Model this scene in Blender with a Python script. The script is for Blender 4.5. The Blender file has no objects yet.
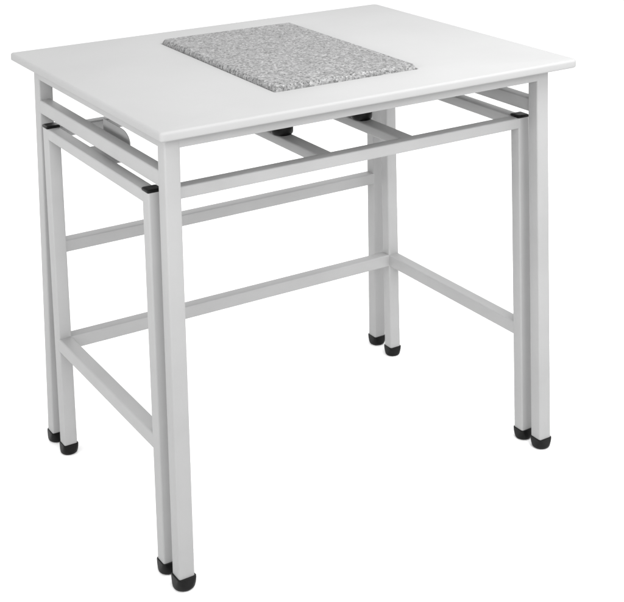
import bpy, bmesh, math, random
from mathutils import Vector, Matrix
random.seed(4)
S = 0.001            # everything below is written in millimetres
Z0 = 3.8             # height of the floor in the survey frame
scene = bpy.context.scene
COL = scene.collection

# ------------------------------------------------------------------ materials
def mat(name):
    m = bpy.data.materials.new(name); m.use_nodes = True
    return m, m.node_tree.nodes, m.node_tree.links, m.node_tree.nodes['Principled BSDF']

def noise(n, l, scale, detail=3, rough=0.55, coord='Object'):
    tc = n.new('ShaderNodeTexCoord'); t = n.new('ShaderNodeTexNoise')
    t.inputs['Scale'].default_value = scale; t.inputs['Detail'].default_value = detail
    t.inputs['Roughness'].default_value = rough
    l.new(tc.outputs[coord], t.inputs['Vector'])
    return t

def ramp(n, l, src, stops):
    r = n.new('ShaderNodeValToRGB'); e = r.color_ramp.elements
    while len(e) < len(stops): e.new(0.5)
    for k, (p, c) in enumerate(stops):
        e[k].position = p; e[k].color = (c, c, c, 1) if not isinstance(c, tuple) else (*c, 1)
    l.new(src, r.inputs['Fac'])
    return r

def bump(n, l, src, b, strength, dist):
    bp = n.new('ShaderNodeBump'); bp.inputs['Strength'].default_value = strength
    bp.inputs['Distance'].default_value = dist
    l.new(src, bp.inputs['Height']); l.new(bp.outputs['Normal'], b.inputs['Normal'])

def paint():
    m, n, l, b = mat('light_grey_powder_coat')
    t = noise(n, l, 9, 4)
    r = ramp(n, l, t.outputs['Fac'], [(0.3, PAINT*0.965), (0.7, PAINT*1.03)])
    l.new(r.outputs['Color'], b.inputs['Base Color'])
    b.inputs['Roughness'].default_value = 0.5
    b.inputs['Specular IOR Level'].default_value = 0.35
    f = noise(n, l, 900, 2)
    bump(n, l, f.outputs['Fac'], b, 0.25, 0.0004)
    return m

def laminate():
    m, n, l, b = mat('light_grey_laminate')
    t = noise(n, l, 5, 5)
    r = ramp(n, l, t.outputs['Fac'], [(0.3, LAM*0.975), (0.7, LAM*1.02)])
    l.new(r.outputs['Color'], b.inputs['Base Color'])
    b.inputs['Roughness'].default_value = 0.7
    b.inputs['Specular IOR Level'].default_value = 0.12
    f = noise(n, l, 650, 2)
    bump(n, l, f.outputs['Fac'], b, 0.2, 0.0003)
    return m

def rubber():
    m, n, l, b = mat('black_plastic')
    t = noise(n, l, 60, 3)
    r = ramp(n, l, t.outputs['Fac'], [(0.3, 0.002), (0.7, 0.005)])
    l.new(r.outputs['Color'], b.inputs['Base Color'])
    b.inputs['Roughness'].default_value = 0.42
    b.inputs['Specular IOR Level'].default_value = 0.14
    return m

def granite():
    m, n, l, b = mat('speckled_granite')
    tc = n.new('ShaderNodeTexCoord')
    warp = noise(n, l, 160, 2)
    mixv = n.new('ShaderNodeMix'); mixv.data_type = 'VECTOR'; mixv.inputs['Factor'].default_value = 0.006
    l.new(tc.outputs['Object'], mixv.inputs['A']); l.new(warp.outputs['Color'], mixv.inputs['B'])
    v = n.new('ShaderNodeTexVoronoi'); v.inputs['Scale'].default_value = 290
    v.inputs['Randomness'].default_value = 1.0
    l.new(mixv.outputs['Result'], v.inputs['Vector'])
    sep = n.new('ShaderNodeSeparateColor'); l.new(v.outputs['Color'], sep.inputs['Color'])
    grains = ramp(n, l, sep.outputs['Red'], [(0.0, G[0]), (0.18, G[1]), (0.5, G[2]), (0.8, G[3]), (1.0, G[4])])
    big = noise(n, l, 130, 4, 0.7)
    cloud = ramp(n, l, big.outputs['Fac'], [(0.36, 0.78), (0.62, 1.12)])
    mul = n.new('ShaderNodeMix'); mul.data_type = 'RGBA'; mul.blend_type = 'MULTIPLY'
    mul.inputs['Factor'].default_value = 1.0
    l.new(grains.outputs['Color'], mul.inputs['A']); l.new(cloud.outputs['Color'], mul.inputs['B'])
    # small dark mica flakes
    v2 = n.new('ShaderNodeTexVoronoi'); v2.inputs['Scale'].default_value = 420
    l.new(tc.outputs['Object'], v2.inputs['Vector'])
    sep2 = n.new('ShaderNodeSeparateColor'); l.new(v2.outputs['Color'], sep2.inputs['Color'])
    fl = ramp(n, l, sep2.outputs['Green'], [(0.90, 1.0), (0.93, 0.5)])
    mul2 = n.new('ShaderNodeMix'); mul2.data_type = 'RGBA'; mul2.blend_type = 'MULTIPLY'
    mul2.inputs['Factor'].default_value = 1.0
    l.new(mul.outputs['Result'], mul2.inputs['A']); l.new(fl.outputs['Color'], mul2.inputs['B'])
    l.new(mul2.outputs['Result'], b.inputs['Base Color'])
    b.inputs['Roughness'].default_value = 0.65
    b.inputs['Specular IOR Level'].default_value = 0.12
    bump(n, l, v.outputs['Distance'], b, 0.1, 0.0003)
    return m

def floor_mat():
    m, n, l, b = mat('white_studio_floor')
    t = noise(n, l, 2, 3)
    r = ramp(n, l, t.outputs['Fac'], [(0.3, 0.955), (0.7, 0.965)])
    l.new(r.outputs['Color'], b.inputs['Base Color'])
    b.inputs['Roughness'].default_value = 0.9
    b.inputs['Specular IOR Level'].default_value = 0.0
    return m

PAINT = 0.272
LAM = 0.28
G = (0.085, 0.135, 0.175, 0.205, 0.255)
M_PAINT, M_LAM, M_BLACK, M_STONE, M_FLOOR = paint(), laminate(), rubber(), granite(), floor_mat()

# ------------------------------------------------------------------ helpers
def link_mesh(name, bm, m, parent=None, smooth=True):
    me = bpy.data.meshes.new(name)
    bmesh.ops.recalc_face_normals(bm, faces=bm.faces)
    bm.to_mesh(me); bm.free()
    me.materials.append(m)
    o = bpy.data.objects.new(name, me); COL.objects.link(o)
    if smooth:
        for p in me.polygons: p.use_smooth = True
        me.set_sharp_from_angle(angle=math.radians(32))
    if parent is not None:
        o.parent = parent
        o.matrix_parent_inverse = Matrix.Identity(4)
        d = Vector((0, 0, 0)); q = parent
        while q is not None: d += q.location; q = q.parent
        me.transform(Matrix.Translation(-d))
    return o

def thing(name, loc, label, cat):
    o = bpy.data.objects.new(name, None); COL.objects.link(o)
    o.empty_display_size = 0.1
    o.location = Vector((loc[0]*S, loc[1]*S, (loc[2]-Z0)*S))
    o['label'] = label; o['category'] = cat
    return o

def rr(cx, cy, hx, hy, r, seg=4):
    """rounded rectangle outline, counter-clockwise"""
    radii = r if isinstance(r, (tuple, list)) else (r,)*4; pts = []
    for (sx, sy, a0), r in zip(((1, 1, 0), (-1, 1, 90), (-1, -1, 180), (1, -1, 270)), radii):
        r = min(r, hx-1e-4, hy-1e-4)
        for k in range(seg+1):
            a = math.radians(a0 + 90*k/seg)
            pts.append((cx+sx*(hx-r)+r*math.cos(a), cy+sy*(hy-r)+r*math.sin(a)))
    return pts

def loft(bm, loops, close_ends=True):
    rings = [[bm.verts.new((p[0]*S, p[1]*S, (p[2]-Z0)*S)) for p in lp] for lp in loops]
    n = len(rings[0])
    for a, b in zip(rings, rings[1:]):
        for i in range(n):
            bm.faces.new((a[i], a[(i+1) % n], b[(i+1) % n], b[i]))
    if close_ends:
        bm.faces.new(rings[0]); bm.faces.new(rings[-1])
    return rings

def tube(axis, x0, x1, y0, y1, z0, z1, r=3.0, seg=4, da=(0, 0), db=(0, 0)):
    """square steel tube section with rounded long edges"""
    bm = bmesh.new()
    if axis == 'z':
        o = rr((x0+x1)/2, (y0+y1)/2, (x1-x0)/2, (y1-y0)/2, r, seg)
        lo = [[(p[0], p[1], z) for p in o] for z in (z0, z1)]
    elif axis == 'x':
        o = rr((y0+y1)/2, (z0+z1)/2, (y1-y0)/2, (z1-z0)/2, r, seg)
        lo = [[(x, p[0], p[1]) for p in o] for x in (x0, x1)]
    else:
        o = rr((x0+x1)/2, (z0+z1)/2, (x1-x0)/2, (z1-z0)/2, r, seg)
        lo = [[(p[0], y, p[1]) for p in o] for y in (y0, y1)]
    lo = [[(p[0]+d[0], p[1]+d[1], p[2]) for p in ring] for ring, d in zip(lo, (da, db))]
    loft(bm, lo)
    return bm

def post(xa, ya, w, ztop, d, c):
    bm = bmesh.new(); o = rr(xa+w/2, ya+w/2, w/2, w/2, 3.2, 4); lo = []
    for z in (FT-9, 680.0, ztop):
        if z > ztop: continue
        l_ = lean(d, c, z); lo.append([(p[0]+l_[0], p[1]+l_[1], z) for p in o])
    loft(bm, lo)
    return bm

def foot(bm_x, bm_y, w, ztop, parent, extra=0.0):
    """black plastic glide: square collar round the tube running down into a rounded pad"""
    bm = bmesh.new(); h = w/2; lo = []
    for z, g, r in ((ztop-0.2, 0.2, 3.2), (ztop, 1.2, 4.2), (ztop-0.7, 2.0, 5.0), (ztop-3, 2.4, 6.0), (ztop-8, 2.9, 9.0),
                    (Z0+8, 3.6, 14.0), (Z0+4.5, 3.7, 16.5), (Z0+2.4, 3.0, 17), (Z0+1.0, 1.6, 16), (Z0+0.25, -0.4, 14.5), (Z0+0.05, -3, 12)):
        g += extra
        lo.append([(p[0], p[1], z) for p in rr(bm_x, bm_y, h+g, h+g, r, 6)])
    loft(bm, lo)
    return link_mesh('foot', bm, M_BLACK, parent)

# ------------------------------------------------------------------ surveyed sizes (mm)
H = 780.0
LX, LY, W = 790.2, 589.9, 27.7          # outer table
T = 15.5
ZA = 736.0                               # underside of apron
AL_T, AL_H, AL_W = 697.6, 26.3, 23.0     # lower side rail
BX0, BX1, BY0, BY1, WB = -7.1, 785.3, 51.2, 532.8, 25.8
ZB, HB = 656.8, 23.2
BK_T, BK_H = 410.2, 24.0
ST_T, ST_H, ST_W = 240.9, 26.3, 25.4
SX0, SX1, SY0, SY1 = 244.8, 535.4, 70.2, 537.9
STONE_ROT = math.radians(-0.7)
# how far the lower end of each post leans out of plumb (x, y), by corner
LEAN_A = {(0, 0): (-1.0, -16.1), (1, 0): (9.1, -1.2), (1, 1): (4.6, 6.7), (0, 1): (2.8, 1.9)}
LEAN_B = {(0, 0): (4.8, -10.7), (1, 0): (7.8, -4.1), (1, 1): (5.4, -4.7), (0, 1): (11.5, -2.5)}
def lean(d, c, z):
    g = max(0.0, (680-z)/655.0)
    return d[c][0]*g, d[c][1]*g
FT = 25.0                                # top of the feet

# ------------------------------------------------------------------ outer table
table = thing('laboratory_table', (LX/2, LY/2, Z0),
              'light grey laboratory table whose laminate top has a rectangular opening around the granite plate', 'table')

def turn(x, y, cx, cy, a=STONE_ROT):
    return cx+(x-cx)*math.cos(a)-(y-cy)*math.sin(a), cy+(x-cx)*math.sin(a)+(y-cy)*math.cos(a)

def tabletop():
    bm = bmesh.new()
    x0, x1, y0, y1 = -27.2, LX+33, -47.5, LY+49.5
    cx, cy, hx, hy = (x0+x1)/2, (y0+y1)/2, (x1-x0)/2, (y1-y0)/2
    R0 = (12.0, 2.5, 7.0, 14.0)
    def out(d, z): return [(p[0], p[1], z) for p in rr(cx, cy, hx-d, hy-d, [max(q_-d*0.8, 0.8) for q_ in R0], 8)]
    g = 3.6
    hcx, hcy = (SX0+SX1)/2, (SY0+SY1)/2; ha, hb = (SX1-SX0)/2+g, (SY1-SY0)/2+g
    def inn(z, d=0.0): return [(*turn(p[0], p[1], hcx, hcy), z) for p in rr(hcx, hcy, ha+d, hb+d, 5, 8)]
    zb = H-T
    loops = [inn(zb), inn(H-1.0), inn(H, 1.0)]
    r = 4.8
    for k in range(0, 8):
        a = math.radians(90*k/7)
        loops.append(out(r-r*math.sin(a), H-r+r*math.cos(a)))
    r2 = 3.0
    for k in range(0, 6):
        a = math.radians(90*k/5)
        loops.append(out(r2-r2*math.cos(a), zb+r2-r2*math.sin(a)))
    rings = loft(bm, loops, close_ends=False)
    a, b = rings[-1], rings[0]; n = len(a)
    for i in range(n): bm.faces.new((a[i], a[(i+1) % n], b[(i+1) % n], b[i]))
    return link_mesh('tabletop', bm, M_LAM, table)
tabletop()

e, q = 4.0, 0.35       # rails run a little into the posts and sit a hair inside their faces
for ix, iy in ((0, 0), (1, 0), (1, 1), (0, 1)):
    xa, ya = ix*(LX-W), iy*(LY-W)
    lg = link_mesh('leg', post(xa, ya, W, H-T-0.3, LEAN_A, (ix, iy)), M_PAINT, table)
    l_ = lean(LEAN_A, (ix, iy), 14)
    foot(xa+W/2+l_[0], ya+W/2+l_[1], W, FT if (ix, iy) != (0, 0) else FT+1, lg, 0.0 if (ix, iy) != (0, 0) else 0.6)
zt = H-T-0.4
link_mesh('apron_rail', tube('x', W-e, LX-W+e, q, W-q, ZA, zt, 3), M_PAINT, table)
link_mesh('apron_rail', tube('x', W-e, LX-W+e, LY-W+q, LY-q, ZA, zt, 3), M_PAINT, table)
link_mesh('apron_rail', tube('y', q, W-q, W-e, LY-W+e, ZA, zt, 3), M_PAINT, table)
link_mesh('apron_rail', tube('y', LX-W+q, LX-q, W-e, LY-W+e, ZA, zt, 3), M_PAINT, table)
link_mesh('side_rail', tube('y', q, AL_W, W-e, LY-W+e, AL_T-AL_H, AL_T, 3), M_PAINT, table)
link_mesh('side_rail', tube('y', LX-AL_W, LX-q, W-e, LY-W+e, AL_T-AL_H, AL_T, 3), M_PAINT, table)
link_mesh('back_rail', tube('x', W-e, LX-W+e, LY-W+q, LY-q, BK_T-BK_H, BK_T, 3, 4, lean(LEAN_A, (0, 1), 398), lean(LEAN_A, (1, 1), 398)), M_PAINT, table)

# ------------------------------------------------------------------ inner stand that carries the slab
stand = thing('support_stand', ((BX0+BX1)/2, (BY0+BY1)/2, Z0),
              'light grey inner steel stand with black end caps under the tabletop, carrying the granite plate', 'stand')
for ix, iy in ((0, 0), (1, 0), (1, 1), (0, 1)):
    xa = BX0 if ix == 0 else BX1-WB
    ya = BY0 if iy == 0 else BY1-WB
    lg = link_mesh('leg', post(xa, ya, WB, ZB-2.6, LEAN_B, (ix, iy)), M_PAINT, stand)
    l_ = lean(LEAN_B, (ix, iy), 14)
    foot(xa+WB/2+l_[0], ya+WB/2+l_[1], WB, FT, lg)
    bm = bmesh.new(); cx, cy = xa+WB/2, ya+WB/2
    loft(bm, [[(p[0], p[1], z) for p in rr(cx, cy, WB/2+g, WB/2+g, 3, 4)]
              for z, g in ((ZB-2.7, 0.3), (ZB-0.6, 0.7), (ZB+0.9, 0.5), (ZB+2.0, -0.8), (ZB+2.4, -3), (ZB+2.3, -6))])
    link_mesh('end_cap', bm, M_BLACK, lg)
zr = ZB-2.4
link_mesh('top_rail', tube('x', BX0+WB-e, BX1-WB+e, BY0+q, BY0+WB-q, ZB-HB, zr, 3), M_PAINT, stand)
link_mesh('top_rail', tube('x', BX0+WB-e, BX1-WB+e, BY1-WB+q, BY1-q, ZB-HB, zr, 3), M_PAINT, stand)
link_mesh('top_rail', tube('y', BX0+q, BX0+WB-q, BY0+WB-e, BY1-WB+e, ZB-HB, zr, 3), M_PAINT, stand)
link_mesh('top_rail', tube('y', BX1-WB+q, BX1-q, BY0+WB-e, BY1-WB+e, ZB-HB, zr, 3), M_PAINT, stand)
link_mesh('stretcher', tube('x', BX0+WB-e, BX1-WB+e, BY1-ST_W, BY1-q, ST_T-ST_H, ST_T, 3, 4, lean(LEAN_B, (0, 1), 227), lean(LEAN_B, (1, 1), 227)), M_PAINT, stand)
link_mesh('stretcher', tube('y', BX0+q, BX0+ST_W, BY0+WB-e, BY1-WB+e, ST_T-ST_H, ST_T, 3, 4, lean(LEAN_B, (0, 0), 227), lean(LEAN_B, (0, 1), 227)), M_PAINT, stand)
link_mesh('stretcher', tube('y', BX1-ST_W, BX1-q, BY0+WB-e, BY1-WB+e, ST_T-ST_H, ST_T, 3, 4, lean(LEAN_B, (1, 0), 227), lean(LEAN_B, (1, 1), 227)), M_PAINT, stand)
SZB = 728.0
for xb in (325.0, 500.3):
    bmn = link_mesh('cross_beam', tube('y', xb, xb+29.8, BY0+WB-e, BY1-WB+e, ZB-21, zr-0.5, 3), M_PAINT, stand)
    for yb in (226.0, 408.0):
        bm = bmesh.new(); cx = xb+14.9
        lo = []
        for z, r in ((ZB-3.2, 15), (ZB-2.6, 18), (ZB-0.4, 20), (ZB+3, 20.8), (ZB+14, 20.8), (ZB+22, 17), (SZB-3, 17), (SZB-0.3, 16)):
            lo.append([(cx+r*math.cos(t*math.pi/16), yb+r*math.sin(t*math.pi/16), z) for t in range(32)])
        loft(bm, lo)
        link_mesh('rubber_pad', bm, M_BLACK, bmn)
# cranked sheet bracket standing on the left top rail
def bracket():
    bm = bmesh.new()
    ya, yb, xw, t = 237.0, 354.0, 43.0, 1.6
    zf = zr-0.3; zt = 702.0
    ra, rz = 36.0, 20.0
    out = [(ya, zf)] + [(ya+ra-ra*math.cos(math.radians(a)), zt-rz+rz*math.sin(math.radians(a))) for a in range(0, 91, 10)]
    out += [(yb, zt), (yb, zf)]
    loft(bm, [[(xw, p[0], p[1]) for p in out], [(xw+t, p[0], p[1]) for p in out]])
    f = [(BX0+WB-3, zf-t), (xw+t-0.4, zf-t), (xw+t-0.4, zf-0.0), (BX0+WB-3, zf-0.0)]
    loft(bm, [[(p[0], ya+0.3, p[1]) for p in f], [(p[0], yb-0.3, p[1]) for p in f]])
    link_mesh('bracket', bm, M_PAINT, stand)
bracket()

# ------------------------------------------------------------------ granite slab
def slab():
    bm = bmesh.new(); cx, cy = (SX0+SX1)/2, (SY0+SY1)/2; a, b = (SX1-SX0)/2, (SY1-SY0)/2
    top = H+8.8
    lo = []
    for z, d, r in ((SZB, 2, 3), (SZB+2, 0, 3), (H+2.5, 0, 3), (H+3.5, 0.4, 3), (top-1.3, 2.6, 3), (top-0.4, 3.4, 3), (top, 4.6, 3)):
        lo.append([(*turn(p[0], p[1], cx, cy), z) for p in rr(cx, cy, a-d, b-d, r, 5)])
    loft(bm, lo)
    o = link_mesh('granite_plate', bm, M_STONE)
    c = Vector((cx*S, cy*S, (SZB-Z0)*S)); o.data.transform(Matrix.Translation(-c)); o.location = c
    o['label'] = 'speckled grey granite plate with slanted edges, sunk in the tabletop opening'
    o['category'] = 'stone plate'
slab()

# ------------------------------------------------------------------ floor, world, lamps
bm = bmesh.new()
vs = [bm.verts.new(p) for p in ((-60, -60, 0), (60, -60, 0), (60, 60, 0), (-60, 60, 0))]
bm.faces.new(vs)
fl = link_mesh('floor', bm, M_FLOOR, None, False); fl['kind'] = 'structure'

w = bpy.data.worlds.new('World'); scene.world = w; w.use_nodes = True
bg = w.node_tree.nodes['Background']
bg.inputs['Color'].default_value = (1, 1, 1, 1); bg.inputs['Strength'].default_value = 1.13

def lamp(name, loc, target, size, power, spread=180):
    d = bpy.data.lights.new(name, 'AREA'); d.shape = 'RECTANGLE'; d.size, d.size_y = size; d.energy = power; d.spread = math.radians(spread)
    o = bpy.data.objects.new(name, d); COL.objects.link(o)
    o.location = loc
    o.rotation_euler = (Vector(target)-Vector(loc)).to_track_quat('-Z', 'Y').to_euler()

lamp('key_softbox', (0.95, -0.2, 1.62), (0.65, 0.3, 0.76), (1.2, 1.2), 21)
lamp('front_fill', (-0.2, -2.3, 1.65), (0.4, 0.3, 0.92), (2.4, 0.8), 16, 68)  # added fill, lifts the legs and faces under the tabletop
lamp('side_fill', (-2.4, -0.1, 1.6), (0.5, 0.3, 0.95), (1.8, 0.7), 10, 68)  # weak fill added on the left to brighten the left-hand faces
lamp('back_fill', (0.9, 3.0, 1.55), (0.4, 0.3, 0.3), (2.6, 0.8), 17)  # extra lamp added behind to brighten the tops of the rear rails
# ------------------------------------------------------------------ camera
F, CX, CY = 1376.08, 381.14, -100.89
C = (-882.4, -1939.35, 1368.43-Z0)
R = [[0.8308780, -0.5563866, -0.0086977], [-0.0695879, -0.0883855, -0.9936526], [0.5520862, 0.8262094, -0.1121554]]
cam = bpy.data.cameras.new('Camera'); co = bpy.data.objects.new('Camera', cam); COL.objects.link(co)
m = Matrix.Identity(4)
for i in range(3):
    m[i][0] = R[0][i]; m[i][1] = -R[1][i]; m[i][2] = -R[2][i]; m[i][3] = C[i]*S
co.matrix_world = m
cam.sensor_fit = 'HORIZONTAL'; cam.sensor_width = 36; cam.lens = F*36/624
cam.shift_x = (312-CX)/624; cam.shift_y = (CY-301)/624
cam.clip_start = 0.05; cam.clip_end = 500
scene.camera = co
scene.render.engine = 'CYCLES'
scene.render.resolution_x, scene.render.resolution_y = 1024, 988
v = scene.view_settings
v.view_transform = 'Standard'; v.look = 'None'; v.exposure = 0; v.gamma = 1; v.use_curve_mapping = False
